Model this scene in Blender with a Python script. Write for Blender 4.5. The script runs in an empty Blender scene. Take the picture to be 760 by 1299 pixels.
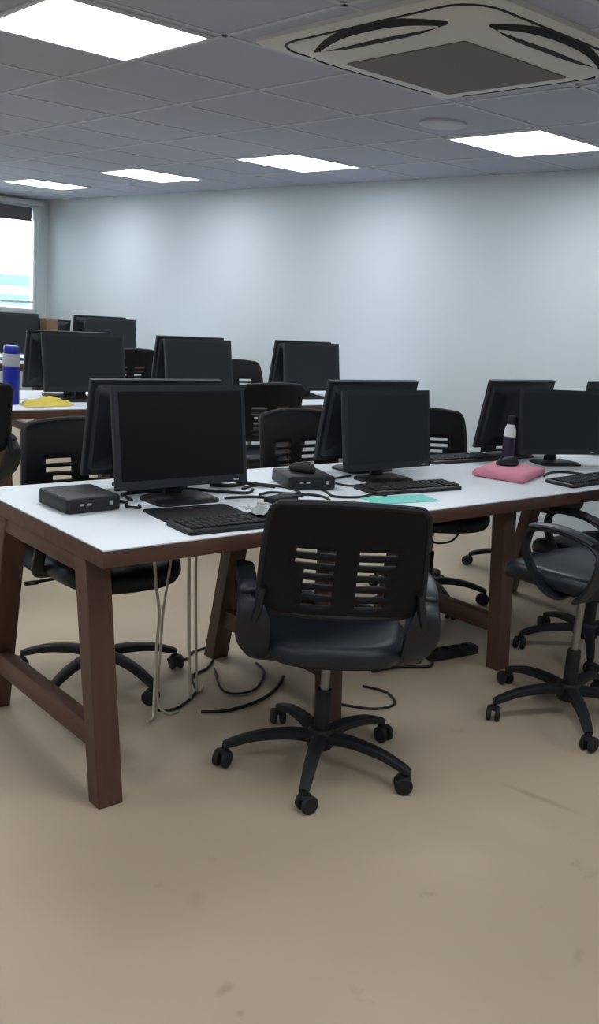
import bpy, bmesh, math, random
from mathutils import Vector, Matrix
random.seed(7)
C = bpy.context.scene.collection
SC = bpy.context.scene

# ---------------------------------------------------------------- camera
cam_d = bpy.data.cameras.new('camera'); cam = bpy.data.objects.new('camera', cam_d); C.objects.link(cam)
r_ = Vector((0.76109478, -0.64429537, 0.07495472)); u_ = Vector((0.08536793, 0.21404847, 0.97308559)); f_ = Vector((0.64299848, 0.73421164, -0.21791333))
M = Matrix(((r_.x, u_.x, -f_.x, 0), (r_.y, u_.y, -f_.y, 0), (r_.z, u_.z, -f_.z, 1.4249), (0, 0, 0, 1)))
cam.matrix_world = M
cam_d.sensor_fit = 'VERTICAL'; cam_d.sensor_height = 24.0; cam_d.lens = 24.0 * 1210.9 / 1299.0
cam_d.clip_start = 0.05; cam_d.clip_end = 200
SC.camera = cam

# ---------------------------------------------------------------- world, exposure
SC.view_settings.view_transform = 'Standard'; SC.view_settings.look = 'None'
SC.view_settings.gamma = 1.0; SC.view_settings.use_curve_mapping = False
SC.view_settings.exposure = 0.84
LAMP = 8.0
W = bpy.data.worlds.new('sky'); SC.world = W; W.use_nodes = True
W.node_tree.nodes['Background'].inputs[0].default_value = (0.86, 0.95, 1.0, 1)
W.node_tree.nodes['Background'].inputs[1].default_value = 3.0

# ---------------------------------------------------------------- helpers
def lin(c):
    return tuple(((v/255)/12.92 if v/255 <= .04045 else ((v/255+.055)/1.055)**2.4) for v in c) + (1,)
def mat(name, rgb, rough=.5, metal=0., spec=.5, noise=None, bump=0., emit=None, scale=40, linear=False):
    m = bpy.data.materials.new(name); m.use_nodes = True
    nt = m.node_tree; b = nt.nodes['Principled BSDF']
    c = rgb if linear else lin(rgb)
    b.inputs['Base Color'].default_value = c
    b.inputs['Roughness'].default_value = rough; b.inputs['Metallic'].default_value = metal
    b.inputs['Specular IOR Level'].default_value = spec
    if noise or bump:
        tc = nt.nodes.new('ShaderNodeTexCoord'); n = nt.nodes.new('ShaderNodeTexNoise')
        n.inputs['Scale'].default_value = scale; n.inputs['Detail'].default_value = 5
        nt.links.new(tc.outputs['Object'], n.inputs['Vector'])
        if noise:
            mx = nt.nodes.new('ShaderNodeMix'); mx.data_type = 'RGBA'
            mx.inputs['A'].default_value = c
            mx.inputs['B'].default_value = lin(noise) if not linear else noise
            nt.links.new(n.outputs['Fac'], mx.inputs['Factor']); nt.links.new(mx.outputs['Result'], b.inputs['Base Color'])
        if bump:
            bp = nt.nodes.new('ShaderNodeBump'); bp.inputs['Strength'].default_value = bump; bp.inputs['Distance'].default_value = .004
            nt.links.new(n.outputs['Fac'], bp.inputs['Height']); nt.links.new(bp.outputs['Normal'], b.inputs['Normal'])
    if emit:
        b.inputs['Emission Color'].default_value = emit[0]; b.inputs['Emission Strength'].default_value = emit[1]
    return m

class MB:
    def __init__(s): s.bm = bmesh.new()
    def box(s, c, d, bev=0., rz=0., rot=None, seg=2):
        r = bmesh.ops.create_cube(s.bm, size=1); vs = r['verts']
        bmesh.ops.scale(s.bm, vec=d, verts=vs)
        if bev:
            es = list({e for v in vs for e in v.link_edges})
            q = bmesh.ops.bevel(s.bm, geom=es, offset=bev, segments=seg, affect='EDGES', profile=.5)
            vs = list({v for f in q['faces'] for v in f.verts} | {v for v in vs if v.is_valid})
        R = rot or Matrix.Rotation(rz, 3, 'Z')
        bmesh.ops.rotate(s.bm, cent=(0,0,0), matrix=R, verts=vs)
        bmesh.ops.translate(s.bm, vec=c, verts=vs)
        return s
    def hexa(s, p):   # 8 points: bottom ring 4, top ring 4
        v = [s.bm.verts.new(q) for q in p]
        for f in ((3,2,1,0),(4,5,6,7),(0,1,5,4),(1,2,6,5),(2,3,7,6),(3,0,4,7)): s.bm.faces.new([v[i] for i in f])
        return s
    def loft(s, rings, cap=True, closed=True):
        R = [[s.bm.verts.new(q) for q in ring] for ring in rings]
        n = len(R[0])
        for a, b in zip(R, R[1:]):
            for i in range(n if closed else n-1):
                j = (i+1) % n
                s.bm.faces.new((a[i], a[j], b[j], b[i]))
        if cap:
            s.bm.faces.new(list(reversed(R[0]))); s.bm.faces.new(R[-1])
        return s
    def lathe(s, prof, c=(0,0,0), n=24, axis='Z'):
        rings = []
        for r, z in prof:
            ring = []
            for i in range(n):
                a = 2*math.pi*i/n; x, y = r*math.cos(a), r*math.sin(a)
                p = (x,y,z) if axis == 'Z' else ((z,x,y) if axis == 'X' else (y,z,x))
                ring.append((p[0]+c[0], p[1]+c[1], p[2]+c[2]))
            rings.append(ring)
        return s.loft(rings)
    def sweep(s, path, sec, up=(0,0,1), n=10, power=2.0):
        """sec: (half width, half height) or a list of one per path point; section is a superellipse"""
        P = [Vector(p) for p in path]; rings = []
        for i, p in enumerate(P):
            t = (P[min(i+1,len(P)-1)] - P[max(i-1,0)]).normalized()
            U = Vector(up); sd = t.cross(U)
            if sd.length < 1e-3: sd = t.cross(Vector((0,1,.01)))
            sd.normalize(); nn = sd.cross(t).normalized()
            w, h = sec[i] if isinstance(sec, list) else sec
            ring = []
            for k in range(n):
                a = 2*math.pi*k/n; ca, sa = math.cos(a), math.sin(a)
                ca = math.copysign(abs(ca)**(2/power), ca); sa = math.copysign(abs(sa)**(2/power), sa)
                ring.append(p + sd*ca*w + nn*sa*h)
            rings.append(ring)
        return s.loft(rings)
    def tube(s, pts, r, n=8, sub=6):
        return s.sweep(smooth_path(pts, sub), (r, r), n=n)
    def build(s, name, m, parent=None, smooth=40, loc=(0,0,0), rz=0):
        bmesh.ops.recalc_face_normals(s.bm, faces=s.bm.faces)
        me = bpy.data.meshes.new(name); s.bm.to_mesh(me); s.bm.free()
        if isinstance(m, (list, tuple)):
            for q in m: me.materials.append(q)
        else: me.materials.append(m)
        if smooth:
            for p in me.polygons: p.use_smooth = True
            me.set_sharp_from_angle(angle=math.radians(smooth))
        o = bpy.data.objects.new(name, me); C.objects.link(o)
        if parent: o.parent = parent
        o.location = loc; o.rotation_euler = (0,0,rz)
        return o
def smooth_path(pts, sub=6):
    P = [Vector(p) for p in pts]
    if len(P) < 3: return P
    out = []
    for i in range(len(P)-1):
        p0, p1, p2, p3 = P[max(i-1,0)], P[i], P[i+1], P[min(i+2,len(P)-1)]
        for k in range(sub):
            t = k/sub
            out.append(.5*((2*p1)+(p2-p0)*t+(2*p0-5*p1+4*p2-p3)*t*t+(3*p1-p0-3*p2+p3)*t**3))
    out.append(P[-1]); return out
def rrect(hx, hy, r, z, n=6, cx=0, cy=0):
    out = []
    for qx, qy, a0 in ((1,1,0),(-1,1,90),(-1,-1,180),(1,-1,270)):
        for k in range(n+1):
            a = math.radians(a0+90*k/n)
            out.append((cx+qx*(hx-r)+r*math.cos(a), cy+qy*(hy-r)+r*math.sin(a), z))
    return out
def tag(o, label=None, cat=None, group=None, kind=None):
    if label: o['label'] = label
    if cat: o['category'] = cat
    if group: o['group'] = group
    if kind: o['kind'] = kind
    return o
def thing(name, label, cat, loc=(0,0,0), rz=0, group=None):
    o = bpy.data.objects.new(name, None); C.objects.link(o); o.empty_display_size = .1
    o.location = loc; o.rotation_euler = (0,0,rz)
    return tag(o, label, cat, group)
def copy_tree(o, parent=None):
    c = o.copy(); C.objects.link(c)
    if parent: c.parent = parent
    for ch in [k for k in bpy.data.objects if k.parent == o]: copy_tree(ch, c)
    return c
def dup(o, loc, rz, label):
    c = copy_tree(o); c.location = loc; c.rotation_euler = (0,0,rz); c['label'] = label
    return c
def struct(o): o['kind'] = 'structure'; return o

# ---------------------------------------------------------------- materials
m_wall = mat('wall_paint', (204,214,220), .75, noise=(199,209,215), scale=2)
m_ceil = mat('ceiling_tile', (178,181,196), .9, noise=(170,173,188), bump=.25, scale=160)
m_tbar = mat('ceiling_grid_metal', (186,188,198), .5)
m_trim = mat('trim_paint', (214,216,218), .5)
m_alu = mat('window_frame', (236,238,240), .45)
m_blind = mat('blind_fabric', (104,100,106), .85, bump=.3, scale=200)
m_lampframe = mat('lamp_frame', (225,226,230), .5)
m_diff = mat('lamp_diffuser', (255,255,255), .6, emit=((.93,.97,1,1), LAMP))
m_cream = mat('ac_plastic', (206,204,200), .5)
m_grille = mat('ac_grille', (112,106,104), .7, bump=.8, scale=260)
m_dark = mat('dark_recess', (34,34,37), .8)
m_white = mat('white_laminate', (226,232,238), .45, noise=(219,226,233), scale=6)
m_black = mat('black_plastic', (17,20,25), .5)
m_blackm = mat('black_matte_plastic', (14,16,21), .65)
m_bezel = mat('monitor_plastic', (22,27,34), .55)
m_screen = mat('monitor_screen', (4,6,10), .4, spec=.25)
m_screen_matte = mat('matte_monitor_screen', (20,26,32), .6, spec=.4)
m_mesh = mat('chair_back_plastic', (6,7,12), .6, spec=.3)
m_seat = mat('chair_seat_vinyl', (18,26,35), .42, bump=.2, scale=90)
m_arm = mat('chair_arm_plastic', (17,24,32), .42)
m_steel = mat('steel', (150,150,150), .35, metal=.9)
m_silver = mat('silver_plastic', (165,170,176), .4)
m_pale = mat('pale_cable', (196,186,168), .6)
m_teal = mat('teal_paper', (122,214,204), .7)
m_pink = mat('pink_fabric', (226,150,170), .8, noise=(212,130,152), scale=30)
m_yellow = mat('yellow_fabric', (226,206,96), .75, noise=(206,184,76), scale=30)
m_paper = mat('paper', (226,228,232), .8)
m_blue = mat('blue_plastic', (16,36,150), .35)
m_purple = mat('purple_plastic', (44,32,66), .4)
m_card = mat('cardboard', (116,92,68), .85)
m_crumpled = mat('crumpled_pale', (150,158,160), .3, bump=.9, scale=35)
m_facade = mat('neighbour_facade', (150,170,173), .8)

def wood(name, a, b, axis):
    m = bpy.data.materials.new(name); m.use_nodes = True; nt = m.node_tree; bs = nt.nodes['Principled BSDF']
    tc = nt.nodes.new('ShaderNodeTexCoord'); mp = nt.nodes.new('ShaderNodeMapping')
    sc = [38,38,38]; sc[axis] = 2.5; mp.inputs['Scale'].default_value = sc
    n = nt.nodes.new('ShaderNodeTexNoise'); n.inputs['Scale'].default_value = 1; n.inputs['Detail'].default_value = 6
    cr = nt.nodes.new('ShaderNodeValToRGB'); cr.color_ramp.elements[0].color = lin(a); cr.color_ramp.elements[1].color = lin(b)
    cr.color_ramp.elements[0].position = .3; cr.color_ramp.elements[1].position = .7
    nt.links.new(tc.outputs['Object'], mp.inputs['Vector']); nt.links.new(mp.outputs['Vector'], n.inputs['Vector'])
    nt.links.new(n.outputs['Fac'], cr.inputs['Fac']); nt.links.new(cr.outputs['Color'], bs.inputs['Base Color'])
    bs.inputs['Roughness'].default_value = .5
    return m
m_wx = wood('walnut_long', (72,47,36), (90,60,46), 0)
m_wy = wood('walnut_cross', (72,47,36), (90,60,46), 1)
m_wz = wood('walnut_upright', (72,47,36), (90,60,46), 2)

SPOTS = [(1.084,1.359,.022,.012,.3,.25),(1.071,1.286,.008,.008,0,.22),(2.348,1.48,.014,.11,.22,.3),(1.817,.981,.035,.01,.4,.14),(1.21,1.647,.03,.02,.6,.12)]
def floor_material():
    m = bpy.data.materials.new('floor_vinyl'); m.use_nodes = True; nt = m.node_tree; bs = nt.nodes['Principled BSDF']
    tc = nt.nodes.new('ShaderNodeTexCoord')
    n1 = nt.nodes.new('ShaderNodeTexNoise'); n1.inputs['Scale'].default_value = .9; n1.inputs['Detail'].default_value = 4
    cr = nt.nodes.new('ShaderNodeValToRGB')
    cr.color_ramp.elements[0].color = lin((175,159,137)); cr.color_ramp.elements[1].color = lin((187,171,148))
    cr.color_ramp.elements[0].position = .35; cr.color_ramp.elements[1].position = .65
    nt.links.new(tc.outputs['Object'], n1.inputs['Vector']); nt.links.new(n1.outputs['Fac'], cr.inputs['Fac'])
    n2 = nt.nodes.new('ShaderNodeTexNoise'); n2.inputs['Scale'].default_value = 5.5; n2.inputs['Detail'].default_value = 6; n2.inputs['Roughness'].default_value = .6
    nt.links.new(tc.outputs['Object'], n2.inputs['Vector'])
    c2 = nt.nodes.new('ShaderNodeValToRGB'); c2.color_ramp.elements[0].position = .66; c2.color_ramp.elements[1].position = .78
    c2.color_ramp.elements[0].color = (0,0,0,1); c2.color_ramp.elements[1].color = (.55,.55,.55,1)
    nt.links.new(n2.outputs['Fac'], c2.inputs['Fac'])
    mx = nt.nodes.new('ShaderNodeMix'); mx.data_type = 'RGBA'; mx.inputs['B'].default_value = lin((146,130,112))
    nt.links.new(c2.outputs['Color'], mx.inputs['Factor']); nt.links.new(cr.outputs['Color'], mx.inputs['A'])
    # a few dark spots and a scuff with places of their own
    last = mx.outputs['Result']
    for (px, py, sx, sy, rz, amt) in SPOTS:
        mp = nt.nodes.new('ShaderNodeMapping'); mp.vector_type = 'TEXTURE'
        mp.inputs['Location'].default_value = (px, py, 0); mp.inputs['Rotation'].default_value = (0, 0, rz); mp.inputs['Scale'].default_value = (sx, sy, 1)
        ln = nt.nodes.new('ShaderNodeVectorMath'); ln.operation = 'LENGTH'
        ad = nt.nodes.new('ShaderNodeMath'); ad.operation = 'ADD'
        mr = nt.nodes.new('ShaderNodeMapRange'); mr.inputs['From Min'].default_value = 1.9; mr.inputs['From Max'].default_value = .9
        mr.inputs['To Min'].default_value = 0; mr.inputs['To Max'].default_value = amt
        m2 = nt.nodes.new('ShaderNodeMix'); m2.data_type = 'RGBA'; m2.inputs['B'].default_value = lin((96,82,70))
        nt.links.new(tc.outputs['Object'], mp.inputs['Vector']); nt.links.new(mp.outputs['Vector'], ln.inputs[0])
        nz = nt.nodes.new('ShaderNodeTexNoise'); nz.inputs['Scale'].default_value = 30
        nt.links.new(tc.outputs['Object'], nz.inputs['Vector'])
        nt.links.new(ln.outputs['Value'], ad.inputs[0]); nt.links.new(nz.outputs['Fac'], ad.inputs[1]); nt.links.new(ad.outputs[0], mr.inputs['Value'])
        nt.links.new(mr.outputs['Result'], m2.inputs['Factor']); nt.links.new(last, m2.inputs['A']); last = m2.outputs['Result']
    nt.links.new(last, bs.inputs['Base Color'])
    bs.inputs['Roughness'].default_value = .55; bs.inputs['Specular IOR Level'].default_value = .3
    return m
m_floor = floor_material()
def glass_material():
    m = bpy.data.materials.new('window_glass'); m.use_nodes = True; nt = m.node_tree
    for n in list(nt.nodes): nt.nodes.remove(n)
    o = nt.nodes.new('ShaderNodeOutputMaterial'); t = nt.nodes.new('ShaderNodeBsdfTransparent'); g = nt.nodes.new('ShaderNodeBsdfGlossy')
    t.inputs[0].default_value = (.93,.98,.98,1); g.inputs['Roughness'].default_value = .02
    fr = nt.nodes.new('ShaderNodeFresnel'); mx = nt.nodes.new('ShaderNodeMixShader')
    nt.links.new(fr.outputs[0], mx.inputs[0]); nt.links.new(t.outputs[0], mx.inputs[1]); nt.links.new(g.outputs[0], mx.inputs[2])
    nt.links.new(mx.outputs[0], o.inputs['Surface'])
    return m
m_glass = glass_material()

# ---------------------------------------------------------------- room shell
XW, XL, YB, YW, H = 5.147, -2.6, -2.6, 10.65, 2.3005
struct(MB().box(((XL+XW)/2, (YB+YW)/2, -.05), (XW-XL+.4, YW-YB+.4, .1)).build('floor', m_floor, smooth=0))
struct(MB().box(((XL+XW)/2, (YB+YW)/2, H+.05), (XW-XL+.4, YW-YB+.4, .1)).build('ceiling', m_ceil, smooth=0))
struct(MB().box((XW+.1, (YB+YW)/2, H/2), (.2, YW-YB+.4, H)).build('wall_right', m_wall, smooth=0))
struct(MB().box((XL-.1, (YB+YW)/2, H/2), (.2, YW-YB+.4, H)).build('wall_left', m_wall, smooth=0))
struct(MB().box(((XL+XW)/2, YB-.1, H/2), (XW-XL, .2, H)).build('wall_back', m_wall, smooth=0))
WX0, WX1, WZ0, WZ1 = -.6, 5.03, 1.02, 2.215
w = MB()
w.box(((XL+XW)/2, YW+.1, WZ0/2), (XW-XL, .2, WZ0)); w.box(((XL+XW)/2, YW+.1, (WZ1+H)/2), (XW-XL, .2, H-WZ1))
w.box(((XL+WX0)/2, YW+.1, (WZ0+WZ1)/2), (WX0-XL, .2, WZ1-WZ0)); w.box(((XW+WX1)/2, YW+.1, (WZ0+WZ1)/2), (XW-WX1, .2, WZ1-WZ0))
struct(w.build('wall_front', m_wall, smooth=0))
b = MB()
b.box((XW-.006, (YB+YW)/2, .05), (.012, YW-YB, .1), .003)
struct(b.build('baseboard_right', m_trim))
# window
win = bpy.data.objects.new('window_1', None); C.objects.link(win); win['kind'] = 'structure'
f = MB()
f.box(((WX0+WX1)/2, YW+.08, WZ0+.025), (WX1-WX0, .07, .05), .004); f.box(((WX0+WX1)/2, YW+.08, WZ1-.02), (WX1-WX0, .07, .04), .004)
for x in (WX0+.02, 1.2, 3.1, WX1-.012): f.box((x, YW+.08, (WZ0+WZ1)/2), (.024, .066, WZ1-WZ0-.08), .004)
f.box(((WX0+WX1)/2, YW+.08, WZ0+.125), (WX1-WX0, .05, .022), .003)
f.build('window_frame', m_alu, win)
MB().box(((WX0+WX1)/2, YW+.085, (WZ0+WZ1)/2), (WX1-WX0-.06, .006, WZ1-WZ0-.08)).build('window_pane', m_glass, win, smooth=0)
MB().box(((WX0+WX1)/2, YW+.02, WZ0-.012), (WX1-WX0+.04, .10, .024), .004).build('window_sill', m_trim, win)
struct(MB().box(((XL+5.06)/2, YW-.035, 2.25), (5.06-XL, .07, .05), .006).build('trim_1', m_trim))
# ceiling grid
T = .617; X0, Y0 = 3.951, 2.986
g = MB()
k = -12
for k in range(-12, 4):
    x = X0 + k*T - .008
    if XL < x < XW: g.box((x, (YB+YW)/2, H-.001), (.022, YW-YB, .004))
for k in range(-10, 14):
    y = Y0 + k*T - .008
    if YB < y < YW: g.box(((XL+XW)/2, y, H-.0012), (XW-XL, .022, .0036))
struct(g.build('trim_2', m_tbar, smooth=0))
# building seen outside
nb = MB()
nb.box((9, 34, -2), (30, 8, 7))
lg = MB()
for z in (-1.4, -.8, -.2, .4, 1.0, 1.6): lg.box((9, 29.8, z), (30, .5, .26))
nbo = tag(nb.build('building', m_facade, smooth=0), 'pale building with horizontal ledges far outside the window', 'building')
lg.build('ledge', m_trim, nbo, smooth=0)

# ---------------------------------------------------------------- ceiling lights
def ceiling_light(loc, label):
    t = thing('ceiling_light', label, 'ceiling light', (loc[0], loc[1], H), 0, 'square ceiling lights')
    fr = MB()
    for sx, sy, dx, dy in ((0,-.293,.6,.014),(0,.293,.6,.014),(-.293,0,.014,.572),(.293,0,.014,.572)):
        fr.box((sx, sy, -.006), (dx, dy, .012), .002)
    fr.build('frame', m_lampframe, t)
    MB().box((0,0,-.005), (.572,.572,.008)).build('diffuser', m_diff, t, smooth=0)
    return t
first = ceiling_light((X0+.3, Y0+.3), 'large square ceiling light panel at right, beyond the air conditioner')
lights = [
 ((X0+.3, Y0+.3+1.851), 'square ceiling light panel at top middle, above the paired monitors by the bare wall'),
 ((X0+.3, Y0+.3+3.702), 'narrow-looking ceiling light panel second from the window wall'),
 ((X0+.3, Y0+.3+5.553), 'smallest ceiling light panel, closest to the window wall'),
 ((1.470+.3, 3.02+.3), 'biggest and nearest ceiling light panel, cut by the top left corner'),
]
for p, l in lights: dup(first, (p[0], p[1], H), 0, l)
for p in [(X0+.3, Y0+.3-3.702), (1.77, 5.17), (1.77, 7.02), (1.77, 8.87), (1.77, 1.435), (1.77, -.416),
          (-.7, -.416), (-.7, 1.435), (-.7, 3.286), (-.7, 5.137), (-.7, 7.0), (-.7, 8.84)]:  # unseen panels added along the ceiling grid to light the room
    dup(first, (p[0], p[1], H), 0, 'unseen square white ceiling light panel, added to light the room')

# ---------------------------------------------------------------- ceiling cassette
ac = thing('air_conditioner', 'cream four-way cassette air conditioner with grey square grille in the ceiling', 'air conditioner', (2.672, 2.41, H))
bd = MB(); hx = .505
bd.loft([rrect(hx, hx, .03, 0), rrect(hx, hx, .03, -.016), rrect(hx-.012, hx-.012, .03, -.022)])
bd.build('face_plate', m_cream, ac)
bd = MB()
bd.loft([rrect(.445, .445, .12, -.018), rrect(.435, .435, .12, -.026), rrect(.36, .36, .10, -.056), rrect(.335, .335, .07, -.062), rrect(.30, .30, .03, -.065), rrect(.285, .285, .02, -.065)])
bd.build('raised_cover', m_cream, ac)
MB().loft([rrect(.27, .27, .01, -.063), rrect(.27, .27, .01, -.069)]).build('intake_grille', m_grille, ac)
gm = MB(); ring = rrect(.455, .455, .12, -.022); 
gm.sweep([Vector(p) for p in ring]+[Vector(ring[0])], (.006,.004), n=6)
gm.build('groove', m_dark, ac)
for a in range(4):
    R = Matrix.Rotation(a*math.pi/2, 4, 'Z')
    o = MB(); pts = []
    for q in range(17):
        t = -1+q/8.; pts.append((.30*t, .388+.020*(1-t*t), -.045+.008*(1-t*t)))
    secs = [(max(.004, .046*(1-abs(-1+q/8.)**3)), .007) for q in range(17)]
    o.sweep(pts, secs, up=(0,-.39,.92), n=10)
    bmesh.ops.transform(o.bm, matrix=R, verts=o.bm.verts)
    sl = o.build('air_outlet', m_dark, ac)
    o = MB()
    o.sweep([(p[0]*.88, p[1]+.003, p[2]-.007) for p in pts], [(w_*.42, .004) for w_, h_ in secs], up=(0,-.39,.92), n=10)
    bmesh.ops.transform(o.bm, matrix=R, verts=o.bm.verts)
    o.build('louvre', m_cream, sl)
sp = MB(); sp.lathe([(.115,0),(.115,-.010),(.105,-.016),(.085,-.018),(.001,-.018)], n=32)
o = sp.build('ceiling_speaker', m_tbar, loc=(3.645, 3.335, H)); tag(o, 'round grey disc on the ceiling between air conditioner and right light panel', 'speaker')

# roller blind
rb = thing('roller_blind', 'grey rolled-up roller blind at the top of the window', 'blind', (0, YW-.07, 2.13))
q = MB(); q.box((1.9, .03, 0), (6.05, .05, .13), .015); q.build('fabric_roll', m_blind, rb)
MB().box((4.99, .03, 0), (.085, .062, .145), .008).build('bracket', m_trim, rb)
MB().box((1.9, .03, -.075), (6.05, .03, .02), .005).build('bottom_bar', m_blind, rb)

# ---------------------------------------------------------------- benches
def bench(x0, x1, y0, y1, frames, label):
    t = thing('bench_desk', label, 'desk', (x0, y0, 0), 0, 'long bench desks in rows')
    L, D = x1-x0, y1-y0
    MB().box((L/2, D/2, .723), (L, D, .046), .003).build('wood_edge', m_wx, t)
    MB().box((L/2, D/2, .748), (L-.004, D-.004, .004), .001).build('laminate_top', m_white, t)
    for xf, ins in frames:
        a = xf-x0; w_ = .078
        for s in (0, 1):
            def Y(v): return v if s == 0 else D-v
            q_ = ins if s == 0 else 0
            f0, f1, b0, b1 = .006+q_, .066+q_, .125+q_*.3, .190+q_*.3
            p = [(a, Y(f0), 0), (a+w_, Y(f0), 0), (a+w_, Y(f1), 0), (a, Y(f1), 0),
                 (a, Y(b0), .70), (a+w_, Y(b0), .70), (a+w_, Y(b1), .70), (a, Y(b1), .70)]
            m = MB().hexa(p); bmesh.ops.bevel(m.bm, geom=list(m.bm.edges), offset=.003, segments=1, affect='EDGES')
            m.build('leg', m_wz, t)
        sa = ins*.75+.06
        MB().box((a+w_/2, (sa+D-.06)/2, .180), (.045, D-.06-sa, .07), .003).build('stretcher', m_wy, t)
        MB().box((a+w_/2, D/2, .672), (.07, D-.36, .055), .003).build('crossbeam', m_wy, t)
    for s in (.2, D-.2):
        MB().box((L/2, s, .685), (L-.14, .03, .03), .002).build('rail', m_wx, t)
    return t
FR1 = ((1.208,0), (2.125,.08), (3.07,.08), (4.02,.05), (4.98,0))
bench(1.194, 5.10, 2.12, 2.95, FR1, 'nearest long bench desk with white top and splayed walnut legs')
bench(2.02, 5.10, 4.70, 5.53, ((2.05,0), (3.03,.05), (4.0,.05), (4.98,0)), 'middle-row bench desk holding the yellow cloth and blue bottle')
bench(2.5, 5.10, 7.30, 8.13, ((2.5,0), (3.5,.05), (4.98,0)), 'farthest bench desk, in the row closest to the window')

# ---------------------------------------------------------------- monitors
def make_monitor(label, scr):
    t = thing('monitor', label, 'monitor', group='black desktop monitors')
    tilt = math.radians(9); R = Matrix.Rotation(-tilt, 3, 'X')
    W_, H_, z0 = .505, .325, .052
    base = Vector((0, -.012, z0))
    def tr(m, off=0):
        bmesh.ops.rotate(m.bm, cent=(0,0,0), matrix=R, verts=m.bm.verts); bmesh.ops.translate(m.bm, vec=base, verts=m.bm.verts); return m
    m = MB(); m.loft([rrect(W_/2, .011, .006, 0), rrect(W_/2, .011, .006, H_)])
    for v in m.bm.verts: v.co.y += 0
    body = tr(m).build('bezel', m_bezel, t)
    m = MB()
    m.loft([[(p[0], .009+d, H_/2+p[1]) for p in rrect(a, b, .02, 0)] for a, b, d in ((W_/2-.015, H_/2-.015, 0), (W_/2-.025, H_/2-.025, .014), (.15, .10, .026), (.14,.09,.028))])
    tr(m).build('back_cover', m_bezel, t)
    tr(MB().box((0, -.0105, H_/2+.004), (W_-.036, .003, H_-.046))).build('screen', scr, t, smooth=0)
    tr(MB().box((W_/2-.05, -.012, .010), (.022, .003, .005), .001)).build('power_button', m_silver, t)
    n = MB(); n.sweep([(0,.058,.012),(0,.058,.06),(0,.053,.11),(0,.052,.19)], [(.035,.012),(.032,.011),(.03,.011),(.028,.010)], up=(0,1,0), n=12, power=4)
    n.build('stand_neck', m_black, t)
    s = MB(); s.loft([rrect(.12,.075,.03,0,cy=.01), rrect(.12,.075,.03,.008,cy=.01), rrect(.11,.065,.03,.014,cy=.01)])
    s.build('stand_base', m_black, t)
    return t
ZT = .750
PI = math.pi
mon = [
 (1.720, 2.555, 0.0, 1.0, 'nearest monitor, large black screen facing the camera at the left end'),
 (2.690, 2.575, 0.0, .94, 'monitor in the middle of the front desk, behind the keyboard with teal paper'),
 (3.860, 2.590, -.30, .93, 'monitor at the right of the front desk beside the purple bottle'),
 (1.745, 2.800, PI-.02, 1.0, 'monitor back to back with the nearest one, its edge showing at left'),
 (2.770, 2.800, PI, 1.0, 'rear monitor peeking above the middle monitor of the front desk'),
 (3.810, 2.840, PI, 1.0, 'rear monitor peeking above the monitor next to the purple bottle'),
 (4.560, 2.800, PI, 1.0, 'monitor barely showing at the right picture edge on the front desk'),
 (2.680, 5.030, 0.0, 1.03, 'second-row monitor standing behind the yellow cloth'),
 (3.480, 5.030, 0.0, 1.0, 'second-row monitor in the middle, above the right half of the nearest screen'),
 (4.430, 5.030, 0.0, 1.0, 'second-row monitor at right, in front of the bare white wall'),
 (2.660, 5.250, PI, 1.03, 'monitor hidden behind the second-row monitor by the yellow cloth'),
 (3.520, 5.250, PI, 1.02, 'rear monitor peeking over the middle second-row monitor'),
 (4.480, 5.250, PI, 1.02, 'rear monitor peeking over the rightmost second-row monitor'),
 (3.380, 7.620, 0.0, 1.02, 'far-row monitor under the window at the left picture edge'),
 (4.310, 7.620, 0.0, 1.0, 'far-row monitor nearest the wall corner, front one of its pair'),
 (4.300, 7.860, PI, 1.03, 'far-row monitor nearest the wall corner, rear one of its pair'),
 (3.795, 7.880, PI, .90, 'far-row monitor low beside the brown box, left of the wall corner pair'),
]
proto = make_monitor(mon[0][4], m_screen); proto2 = None
for i, (x, y, a, k, l) in enumerate(mon):
    if i == 0: o = proto
    elif i == 1: o = proto2 = make_monitor(l, m_screen_matte)
    else: o = dup(proto2, (x, y, ZT), a, l)
    o.location = (x, y, ZT); o.rotation_euler = (0,0,a); o.scale = (k,k,k)

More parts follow.
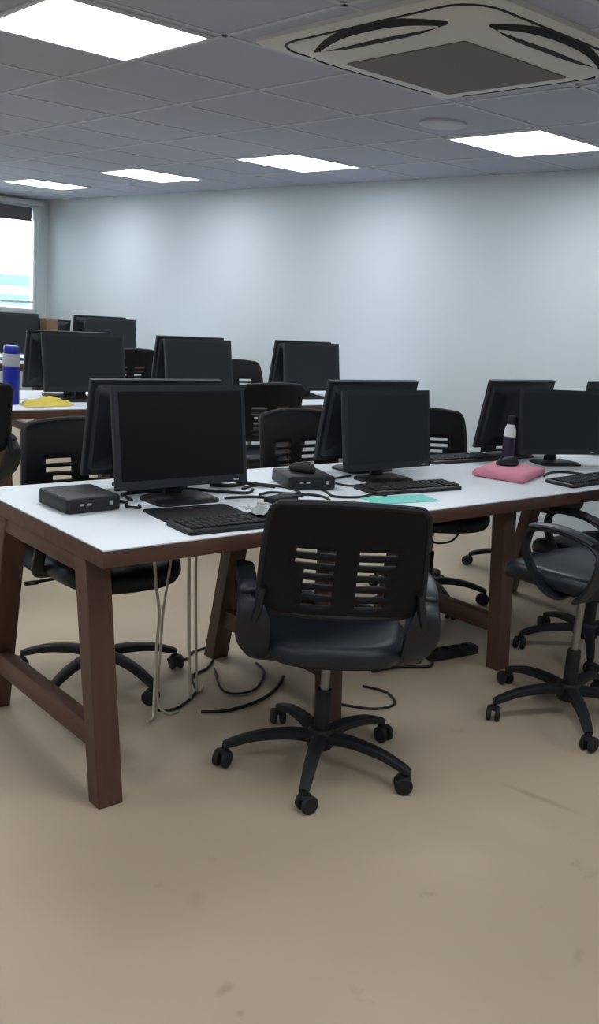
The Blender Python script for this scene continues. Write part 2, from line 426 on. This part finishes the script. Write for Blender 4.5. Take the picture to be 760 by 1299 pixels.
# ---------------------------------------------------------------- chairs
def make_chair(label):
    t = thing('office_chair', label, 'chair', group='black office chairs')
    # five-star base
    hub = MB(); hub.lathe([(.036,.062),(.042,.07),(.042,.118),(.034,.128),(.030,.128)], n=20); hub.build('hub', m_blackm, t)
    for k in range(5):
        a = math.radians(72*k); R = Matrix.Rotation(a, 4, 'Z')
        leg = MB()
        P = smooth_path([(0.02,0,.098),(.10,0,.107),(.20,0,.098),(.275,0,.076),(.300,0,.066)], 5)
        S = [(.026-.012*(i/(len(P)-1)), .019-.008*(i/(len(P)-1))) for i in range(len(P))]
        leg.sweep(P, S, n=12, power=3.2)
        bmesh.ops.transform(leg.bm, matrix=R, verts=leg.bm.verts)
        lo = leg.build('base_leg', m_blackm, t)
        c = MB(); c.lathe([(.008,.044),(.008,.07)], c=(.298,0,0), n=10)
        phi = k*1.3
        for s in (-1, 1):
            w_ = MB()
            w_.lathe([(.004,.007),(.024,.007),(.0275,.011),(.0275,.020),(.024,.024),(.004,.025)], n=20, axis='X')
            if s < 0: bmesh.ops.scale(w_.bm, vec=(-1,1,1), verts=w_.bm.verts)
            bmesh.ops.rotate(w_.bm, cent=(0,0,0), matrix=Matrix.Rotation(phi,3,'Z'), verts=w_.bm.verts)
            bmesh.ops.translate(w_.bm, vec=(.298+.012*math.sin(phi), -.012*math.cos(phi), .0275), verts=w_.bm.verts)
            me = bpy.data.meshes.new('x'); w_.bm.to_mesh(me); w_.bm.free(); c.bm.from_mesh(me); bpy.data.meshes.remove(me)
        c.box((.298+.006*math.sin(phi), -.006*math.cos(phi), .046), (.034,.03,.018), .006, rz=phi)
        bmesh.ops.transform(c.bm, matrix=R, verts=c.bm.verts)
        c.build('caster', m_blackm, lo)
    gc = MB(); gc.lathe([(.025,.12),(.025,.25),(.022,.255)], n=18); col = gc.build('gas_column', m_blackm, t)
    gc = MB(); gc.lathe([(.014,.25),(.014,.42)], n=16); gc.build('piston', m_steel, col)
    # mechanism
    me = MB(); me.box((0,-.01,.405), (.16,.22,.03), .008); me.box((0,-.01,.415),(.30,.09,.016),.004); mech = me.build('tilt_mechanism', m_blackm, t)
    lv = MB(); lv.tube([(.06,.0,.405),(.17,-.01,.403),(.245,-.02,.395)], .006); lv.box((.262,-.022,.393),(.05,.024,.012),.005); lv.build('lever', m_blackm, mech)
    # seat cushion
    s = MB(); rings = []
    for sc, z, dz in ((.86,.418,0),(.97,.424,0),(1.0,.445,0),(.985,.470,0),(.93,.484,0),(.80,.488,0),(.5,.484,0),(.2,.482,0),(.02,.481,0)):
        ring = []
        for k in range(48):
            a = 2*math.pi*k/48; ca, sa = math.cos(a), math.sin(a)
            x = .235*math.copysign(abs(ca)**.55, ca); y = .23*math.copysign(abs(sa)**.55, sa)
            if y < 0: x *= 1-.10*(-y/.23)
            zz = z - (.022*max(0, (y*sc-.10)/.13)**2 if y > 0 else 0) + .012*(abs(x*sc)/.235)**2
            ring.append((x*sc, y*sc+.02, zz))
        rings.append(ring)
    s.loft(rings); s.build('seat', m_seat, t, smooth=60)
    # slotted back shell
    bk = MB(); xs = [-1,-.94,-.85,-.72,-.62,-.5,-.38,-.26,-.14,-.09,0,.09,.14,.26,.38,.5,.62,.72,.85,.94,1]
    zs = [0,.02,.05]
    nsl = 6
    for k in range(nsl): zs += [.09+k*.092, .09+k*.092+.046]
    zs += [.66,.72,.79,.85,.90,.94,.97,.99,1.0]
    zb, zt = .588, .925
    def bp(u, v):
        hw = .232+.006*math.sin(v*math.pi)-.020*v
        e = max(0,(v-.90)/.10); hw *= 1-.10*e**2.4
        e = max(0,(.10-v)/.10); hw *= 1-.22*e**2
        z = zb+(zt-zb)*v - .012*(u*u)*max(0,(v-.8)/.2)
        y = -.215 - .075*v + .022*math.sin(v*math.pi*.9) + .035*u*u
        return (u*hw, y, z)
    V = [[bk.bm.verts.new(bp(u,v)) for u in xs] for v in zs]
    for j in range(len(zs)-1):
        vm = (zs[j]+zs[j+1])/2
        slot = any(abs(vm-(.09+k*.092+.023)) < .004 for k in range(nsl))
        for i in range(len(xs)-1):
            um = (xs[i]+xs[i+1])/2
            lim = .5 if vm < .4 else .62
            if slot and .14 < abs(um) < lim: continue
            bk.bm.faces.new((V[j][i],V[j][i+1],V[j+1][i+1],V[j+1][i]))
    bo = bk.build('backrest', m_mesh, t, smooth=50)
    sd = bo.modifiers.new('thickness','SOLIDIFY'); sd.thickness = .016; sd.offset = 0
    fr = MB(); rim = [bp(u,0) for u in xs]+[bp(1,v) for v in zs[1:-1]]+[bp(u,1) for u in reversed(xs)]+[bp(-1,v) for v in reversed(zs[1:-1])]
    fr.sweep([Vector(p) for p in rim]+[Vector(rim[0])], (.011,.011), up=(0,1,0), n=8)
    fr.build('back_rim', m_blackm, bo)
    # side arms: each loop also carries a lower corner of the back
    for sx in (-1, 1):
        am = MB()
        path = smooth_path([(sx*.10,-.03,.412),(sx*.215,-.02,.418),(sx*.255,.02,.455),(sx*.268,.075,.54),(sx*.270,.085,.605),(sx*.270,.055,.640),
                            (sx*.268,-.03,.650),(sx*.262,-.12,.640),(sx*.252,-.185,.610),(sx*.244,-.195,.555),(sx*.236,-.165,.48),(sx*.205,-.11,.422),(sx*.10,-.08,.410)],5)
        n_ = len(path); sec = []
        for i in range(n_):
            q_ = i/(n_-1); e = math.exp(-((q_-.78)/.12)**2)
            sec.append((.009, .022+.030*e))
        am.sweep(path, sec, up=(sx,0,.05), n=12, power=3)
        ao = am.build('armrest', m_arm, t)
        pd = MB(); pd.sweep(smooth_path([(sx*.270,.075,.648),(sx*.269,.02,.658),(sx*.267,-.05,.660),(sx*.262,-.13,.648),(sx*.258,-.17,.634)],5),
                            [(.016,.006)]+[(.028,.010)]*19+[(.016,.006)], n=12, power=2.6)
        pd.build('arm_pad', m_arm, ao)
        bk_ = MB(); bk_.sweep([(sx*.244,-.185,.56),(sx*.232,-.195,.60),(sx*.222,-.200,.66)], [(.014,.022),(.013,.022),(.010,.014)], up=(0,1,0), n=10, power=3)
        bk_.build('back_bracket', m_arm, ao)
    return t
D = math.radians
chairs = [
 ((1.91,2.00,0), D(-36), 4, 'nearest office chair, back to the camera, pushed to the front desk'),
 ((2.955,1.80,0), D(2), 12, 'office chair with raised seat cut by the right picture edge'),
 ((3.63,2.16,0), D(-3), 0, 'dark office chair half hidden beyond the raised chair at the right'),
 ((1.66,2.94,0), D(176), -9, 'office chair at the left on the far side of the front desk'),
 ((2.82,3.04,0), D(183), 20, 'office chair beyond the front desk, between the first and second monitor'),
 ((3.52,3.02,0), D(156), 30, 'office chair whose slotted back shows right of the middle monitor'),
 ((4.42,3.10,0), D(170), 50, 'office chair against the white wall, left of the purple bottle'),
 ((3.58,4.62,0), D(-4), 0, 'second-row office chair with pale slots, just left of the wall monitor pair'),
 ((1.72,4.62,0), D(5), 10, 'office chair back at the left picture edge in front of the blue bottle'),
 ((4.40,5.66,0), D(178), 25, 'slotted chair back beyond the second row, against the bare wall'),
 ((4.02,7.02,0), D(0), 40, 'far-row chair back showing between two second-row monitors'),
]
pc = make_chair(chairs[0][3])
row = []
for i, (p, a, st, l) in enumerate(chairs):
    if i == 0: c = pc; c.location = p; c.rotation_euler = (0,0,a)
    else: c = dup(pc, p, a, l)
    for ch in c.children:
        if ch.name.split('.')[0] == 'base_leg': ch.rotation_euler.z = D(st)-a
    row.append(c)
# gas lifts: the nearest chair sits a little lower, the right one is raised
for c, dz in ((row[0], -.025), (row[1], .085)):
    for ch in c.children_recursive:
        n_ = ch.name.split('.')[0]
        if ch.parent == c and n_ not in ('hub','base_leg','gas_column'): ch.location.z += dz
        if n_ == 'piston': k = (.17+dz)/.17; ch.scale.z = k; ch.location.z = .25*(1-k)

# ---------------------------------------------------------------- desk objects
def make_keyboard(label):
    t = thing('keyboard', label, 'keyboard', group='black keyboards')
    s = MB(); s.loft([rrect(.215,.07,.01,0), rrect(.215,.07,.01,.012), rrect(.21,.065,.01,.016)])
    s.build('case', m_black, t)
    k = MB()
    for r in range(5):
        for c in range(15): k.box((-.195+c*.0218, -.05+r*.0215, .019), (.018,.0175,.007), .002, seg=1)
    for r in range(5):
        for c in range(4): k.box((.142+c*.0195, -.05+r*.0215, .019), (.016,.0175,.007), .002, seg=1)
    tag(k.build('keys', m_blackm, t), kind='stuff')
    return t
kbs = [
 ((1.705,2.215), D(-3), 'keyboard in front of the nearest monitor, half under a crumpled pale sheet'),
 ((2.655,2.415), D(-6), 'keyboard in front of the middle monitor, behind the teal paper'),
 ((3.585,2.25), D(3), 'keyboard on the front desk at the right picture edge'),
 ((3.42,2.83), D(-3), 'keyboard lying behind the pink pouch on the front desk'),
]
kb = make_keyboard(kbs[0][2])
for i, (p, a, l) in enumerate(kbs):
    if i == 0: kb.location = (*p, ZT); kb.rotation_euler = (0,0,a)
    else: dup(kb, (*p, ZT), a, l)
def make_pc(label):
    t = thing('mini_computer', label, 'computer', group='black mini computers')
    s = MB(); s.loft([rrect(.09,.09,.008,.004), rrect(.092,.092,.01,.008), rrect(.092,.092,.01,.044), rrect(.088,.088,.01,.048)]); s.build('case', m_black, t)
    f_ = MB(); f_.box((0,-.0925,.026),(.16,.004,.030),.001); fp = f_.build('front_panel', m_blackm, t)
    f_ = MB(); f_.box((.055,-.0955,.028),(.012,.003,.012),.001); f_.box((-.02,-.0955,.028),(.014,.003,.006),.001); f_.box((-.045,-.0955,.028),(.014,.003,.006),.001); f_.build('port', m_silver, fp)
    f_ = MB()
    for x in (-.07,.07):
        for y in (-.07,.07): f_.lathe([(.008,0),(.008,.006)], c=(x,y,0), n=10)
    f_.build('rubber_foot', m_blackm, t)
    return t
p1 = make_pc('black mini computer at the left end of the front desk'); p1.location = (1.375,2.60,ZT); p1.rotation_euler = (0,0,D(2))
p2 = dup(p1, (2.30,2.62,ZT), D(-18), 'black mini computer on the front desk with a mouse on top')
def make_mouse(label, loc, rz):
    t = thing('mouse', label, 'mouse', loc, rz, 'computer mice')
    s = MB(); rings = []
    for sc, z in ((.9,0),(1,.006),(.97,.016),(.8,.028),(.5,.035),(.05,.037)):
        rings.append([(.031*sc*math.cos(a), .055*sc*math.sin(a), z*(1-.12*math.sin(a))) for a in [2*math.pi*k/24 for k in range(24)]])
    s.loft(rings); s.build('shell', m_blackm, t, smooth=80)
    w_ = MB(); w_.lathe([(.002,-.003),(.008,-.003),(.008,.003),(.002,.003)], c=(0,.03,.026), n=14, axis='X'); w_.build('wheel', m_black, t)
    return t
make_mouse('black mouse on top of the mini computer in the middle', (2.305,2.635,ZT+.048), .4)
# pink pouch and its mouse
pk = MB(); rings = []
for sc, z in ((.93,0),(1,.008),(1.0,.022),(.95,.032),(.8,.037),(.4,.038),(.02,.038)):
    ring = rrect(.165*sc, .115*sc, .018*sc, z)
    rings.append([(x+.004*math.sin(9*y), y+.004*math.cos(8*x), z+(.003*math.sin(30*x+20*y) if 0 < z < .036 else 0)) for x,y,z in ring])
pk.loft(rings)
PR = D(20)
pko = pk.build('pouch', m_pink, smooth=70, loc=(3.345,2.47,ZT), rz=PR); tag(pko, 'pink fabric pouch lying on the front desk under a mouse', 'pouch')
make_mouse('black mouse lying on the pink pouch', (3.36,2.50,ZT+.039), D(70))
# teal paper
tp = MB(); tp.box((0,0,.0015),(.28,.105,.003)); tag(tp.build('paper_sheet', m_teal, smooth=0, loc=(2.475,2.285,ZT), rz=D(-10)), 'teal paper sheet at the front edge of the near desk', 'paper')
mp = MB(); mp.loft([rrect(.15,.085,.02,0), rrect(.15,.085,.02,.004)]); tag(mp.build('mouse_pad', m_blackm, loc=(1.665,2.385,ZT), rz=D(-5)), 'black mouse pad between the nearest keyboard and monitor', 'mouse pad')
# pale grey crumpled sheet over the keyboard's right end
cp = MB(); n = 18; V = []
for i in range(n):
    row = []
    for j in range(12):
        x = -.10+.20*i/(n-1); y = -.055+.11*j/11
        row.append(cp.bm.verts.new((x+random.uniform(-.004,.004), y+random.uniform(-.004,.004), .003+random.uniform(0,.013))))
    V.append(row)
for i in range(n-1):
    for j in range(11): cp.bm.faces.new((V[i][j],V[i+1][j],V[i+1][j+1],V[i][j+1]))
tag(cp.build('crumpled_sheet', m_crumpled, smooth=0, loc=(1.86,2.235,ZT+.023), rz=D(-2)), 'crumpled pale sheet on the keyboard nearest the camera', 'wrapper')
# bottles
bt = thing('bottle', 'dark purple bottle with white band and black cap on the front desk', 'bottle', (3.575,2.665,ZT))
q = MB(); q.lathe([(.024,0),(.027,.004),(.028,.02),(.028,.13),(.026,.16),(.018,.185),(.014,.195)], n=24); q.build('body', m_purple, bt)
q = MB(); q.lathe([(.0284,.132),(.0266,.160),(.0188,.184),(.0155,.190),(.015,.192)], n=24); q.build('white_band', m_paper, bt)
q = MB(); q.lathe([(.016,.193),(.017,.195),(.017,.222),(.014,.226)], n=20); q.build('cap', m_blackm, bt)
bt = thing('bottle', 'tall blue bottle with a silver band on the second-row desk', 'bottle', (2.19,4.94,ZT))
q = MB(); q.lathe([(.040,0),(.044,.006),(.044,.20),(.043,.21)], n=28); q.build('body', m_blue, bt)
q = MB(); q.lathe([(.0445,.205),(.0455,.21),(.0455,.265),(.043,.27)], n=28); q.build('silver_band', m_silver, bt)
q = MB(); q.lathe([(.040,.268),(.041,.272),(.041,.305),(.036,.312)], n=28); q.build('cap', m_blue, bt)
# yellow cloth, papers on the second desk
yc = MB(); V = []
for i in range(22):
    row = []
    for j in range(12):
        u = -1+2*i/21; v = -1+2*j/11; rr = 1-.15*math.sin(5*u)*v
        z = .010+.030*math.exp(-2*(v-.2)**2)*(1-abs(u)**3)*(.7+.3*math.sin(6*u+2*v))
        if i in (0,21) or j in (0,11): z = .002
        row.append(yc.bm.verts.new((.155*u*rr, .085*v*(1-.3*u*u), z*1.2)))
    V.append(row)
for i in range(21):
    for j in range(11): yc.bm.faces.new((V[i][j],V[i+1][j],V[i+1][j+1],V[i][j+1]))
tag(yc.build('cloth', m_yellow, smooth=60, loc=(2.37,4.87,ZT), rz=D(8)), 'crumpled yellow cloth on the second-row desk', 'cloth')
pp = MB(); pp.box((0,0,.004),(.21,.15,.008)); tag(pp.build('paper_stack', m_paper, smooth=0, loc=(2.24,5.15,ZT), rz=D(8)), 'white papers beside the blue bottle on the second-row desk', 'paper')
cb = MB(); cb.box((0,0,.172),(.10,.15,.344),.004); cb.box((0,0,.345),(.03,.15,.003)); tag(cb.build('cardboard_box', m_card, loc=(3.70,7.62,ZT)), 'brown cardboard box on the far desk below the wall corner', 'box')
# ---------------------------------------------------------------- cables
def cable(label, pts, r, m, name='cable', sub=6):
    q = MB(); q.tube(pts, r, sub=sub); return tag(q.build(name, m, smooth=80), label, 'cable')
zf = .006
cable('pale cables hanging under the front desk that meet in a Y', [(1.63,2.58,.70),(1.65,2.58,.49),(1.671,2.58,.36),(1.667,2.58,.25),(1.66,2.57,.05),(1.64,2.54,zf),(1.61,2.53,zf)], .0055, m_pale)
cable('thin pale cable joining the Y of hanging cables under the front desk', [(1.725,2.58,.70),(1.70,2.58,.48),(1.686,2.58,.36),(1.683,2.58,.25),(1.680,2.58,.05),(1.70,2.55,zf),(1.74,2.54,zf)], .0045, m_pale)
cable('straight pale cable hanging under the front desk beside the far leg', [(1.79,2.60,.70),(1.795,2.60,.50),(1.815,2.60,.17),(1.83,2.60,.02),(1.87,2.66,zf)], .006, m_pale)
cable('second straight pale cable under the front desk, right of the other straight one', [(1.83,2.62,.70),(1.84,2.62,.45),(1.86,2.62,.15),(1.88,2.63,.02),(1.93,2.67,zf)], .005, m_pale)
cable('black cable looping on the floor by the left chair castor', [(1.686,2.585,zf),(1.754,2.567,zf),(1.884,2.646,zf),(1.953,2.773,zf),(2.046,2.809,zf),(2.12,2.87,zf)], .005, m_blackm)
cable('black cable arching from the left chair base to the far leg', [(1.966,2.965,zf),(2.028,2.93,zf),(2.10,2.98,zf),(2.22,3.0,zf)], .005, m_blackm)
cable('long black cable lying on the floor left of the nearest chair base', [(1.807,2.498,zf),(1.896,2.459,zf),(2.045,2.471,zf),(2.161,2.524,zf),(2.26,2.60,zf)], .006, m_blackm)
cable('round loop of black cable on the floor under the front desk', [(2.072,2.794,zf),(1.984,2.628,zf),(2.004,2.559,zf),(2.097,2.562,zf),(2.217,2.666,zf),(2.25,2.76,zf)], .0045, m_blackm)
cable('black cable loop on the floor right of the nearest chair column', [(2.277,2.29,zf),(2.355,2.20,zf),(2.45,2.191,zf),(2.502,2.283,zf),(2.465,2.373,zf)], .005, m_blackm)
cable('black cable running along the floor to the black power strip', [(2.60,2.46,zf),(2.73,2.44,zf),(2.84,2.38,zf),(2.89,2.40,zf),(2.905,2.425,.018)], .006, m_blackm)
cable('black cable drooping under the front desk right of the nearest chair', [(3.02,2.66,.70),(3.08,2.66,.47),(3.18,2.66,.42),(3.29,2.66,.46),(3.36,2.66,.70)], .005, m_blackm)
ps = thing('power_strip', 'black power strip on the floor under the front desk', 'power strip', (3.03,2.42,0), D(-8))
q = MB(); q.box((0,0,.02),(.26,.06,.04),.008); q.build('housing', m_blackm, ps)
q = MB()
for k in range(4): q.lathe([(.020,.0395),(.020,.0425),(.016,.0425),(.016,.0400)], c=(-.09+.055*k,0,0), n=16)
q.build('sockets', m_black, ps)
ps = thing('power_adapter', 'black power adapter brick on the floor right of the nearest chair', 'adapter', (2.80,2.54,0), D(-30))
q = MB(); q.box((0,0,.016),(.15,.06,.032),.006); q.build('brick', m_blackm, ps)
q = MB(); q.tube([(.07,0,.016),(.10,0,.014),(.13,.02,.006),(.17,.05,.006)], .004); q.build('lead', m_blackm, ps)
zd = ZT+.005
cable('black monitor cables tangled behind the nearest monitor stand', [(1.56,2.60,zd),(1.57,2.66,zd),(1.58,2.69,zd),(1.66,2.695,zd),(1.75,2.68,zd),(1.83,2.685,zd),(1.90,2.63,zd),(1.99,2.56,zd),(2.05,2.60,zd)], .0055, m_blackm)
cable('black cable curling on the desk right of the nearest monitor', [(1.87,2.52,zd),(1.975,2.50,zd),(2.06,2.44,zd),(2.16,2.47,zd),(2.20,2.58,zd),(2.12,2.66,zd),(2.02,2.62,zd)], .005, m_blackm)
cable('black cable from the middle mini computer towards the teal paper', [(2.30,2.51,zd),(2.28,2.46,zd),(2.26,2.40,zd),(2.34,2.36,zd),(2.44,2.38,zd),(2.46,2.34,zd)], .0045, m_blackm)
cable('black keyboard lead crossing the desk behind the middle keyboard', [(2.55,2.51,zd),(2.45,2.53,zd),(2.44,2.62,zd),(2.50,2.66,zd),(2.60,2.68,zd)], .004, m_blackm)
cable('black cable on the desk between the pink pouch and the right keyboard', [(3.47,2.38,zd),(3.55,2.42,zd),(3.64,2.43,zd),(3.70,2.39,zd),(3.72,2.34,zd)], .005, m_blackm)
cable('pale grey cable across the desk behind the nearest keyboard', [(1.93,2.42,zd),(2.0,2.36,zd),(2.08,2.33,zd),(2.18,2.35,zd),(2.25,2.30,zd)], .004, m_pale)

ad = thing('power_adapter', 'black power adapter lying on the desk right of the nearest monitor', 'adapter', (2.02,2.405,ZT), D(12))
q = MB(); q.box((0,0,.013),(.13,.05,.026),.006); q.build('brick', m_blackm, ad)
q = MB(); q.tube([(.06,0,.013),(.085,.005,.010),(.11,.02,.005),(.15,.02,.005)], .0035); q.build('lead', m_blackm, ad)
cable('thick black video cable bunched beside the nearest monitor stand', [(1.95,2.72,zd+.002),(2.00,2.68,zd+.002),(2.06,2.68,zd+.002),(2.10,2.73,zd+.002),(2.06,2.78,zd+.002),(1.99,2.76,zd+.010),(2.01,2.70,zd+.018),(2.10,2.65,zd+.006),(2.16,2.61,zd+.002)], .007, m_blackm)
cable('thin black cable snaking across the desk in front of the middle mini computer', [(2.02,2.52,zd),(2.08,2.54,zd),(2.13,2.50,zd),(2.21,2.44,zd),(2.20,2.36,zd),(2.12,2.30,zd),(2.06,2.28,zd)], .0045, m_blackm)
cable('black plug lead beside the left mini computer', [(1.475,2.655,zd),(1.50,2.62,zd),(1.53,2.58,zd),(1.50,2.53,zd),(1.53,2.50,zd),(1.545,2.53,zd)], .0045, m_blackm)
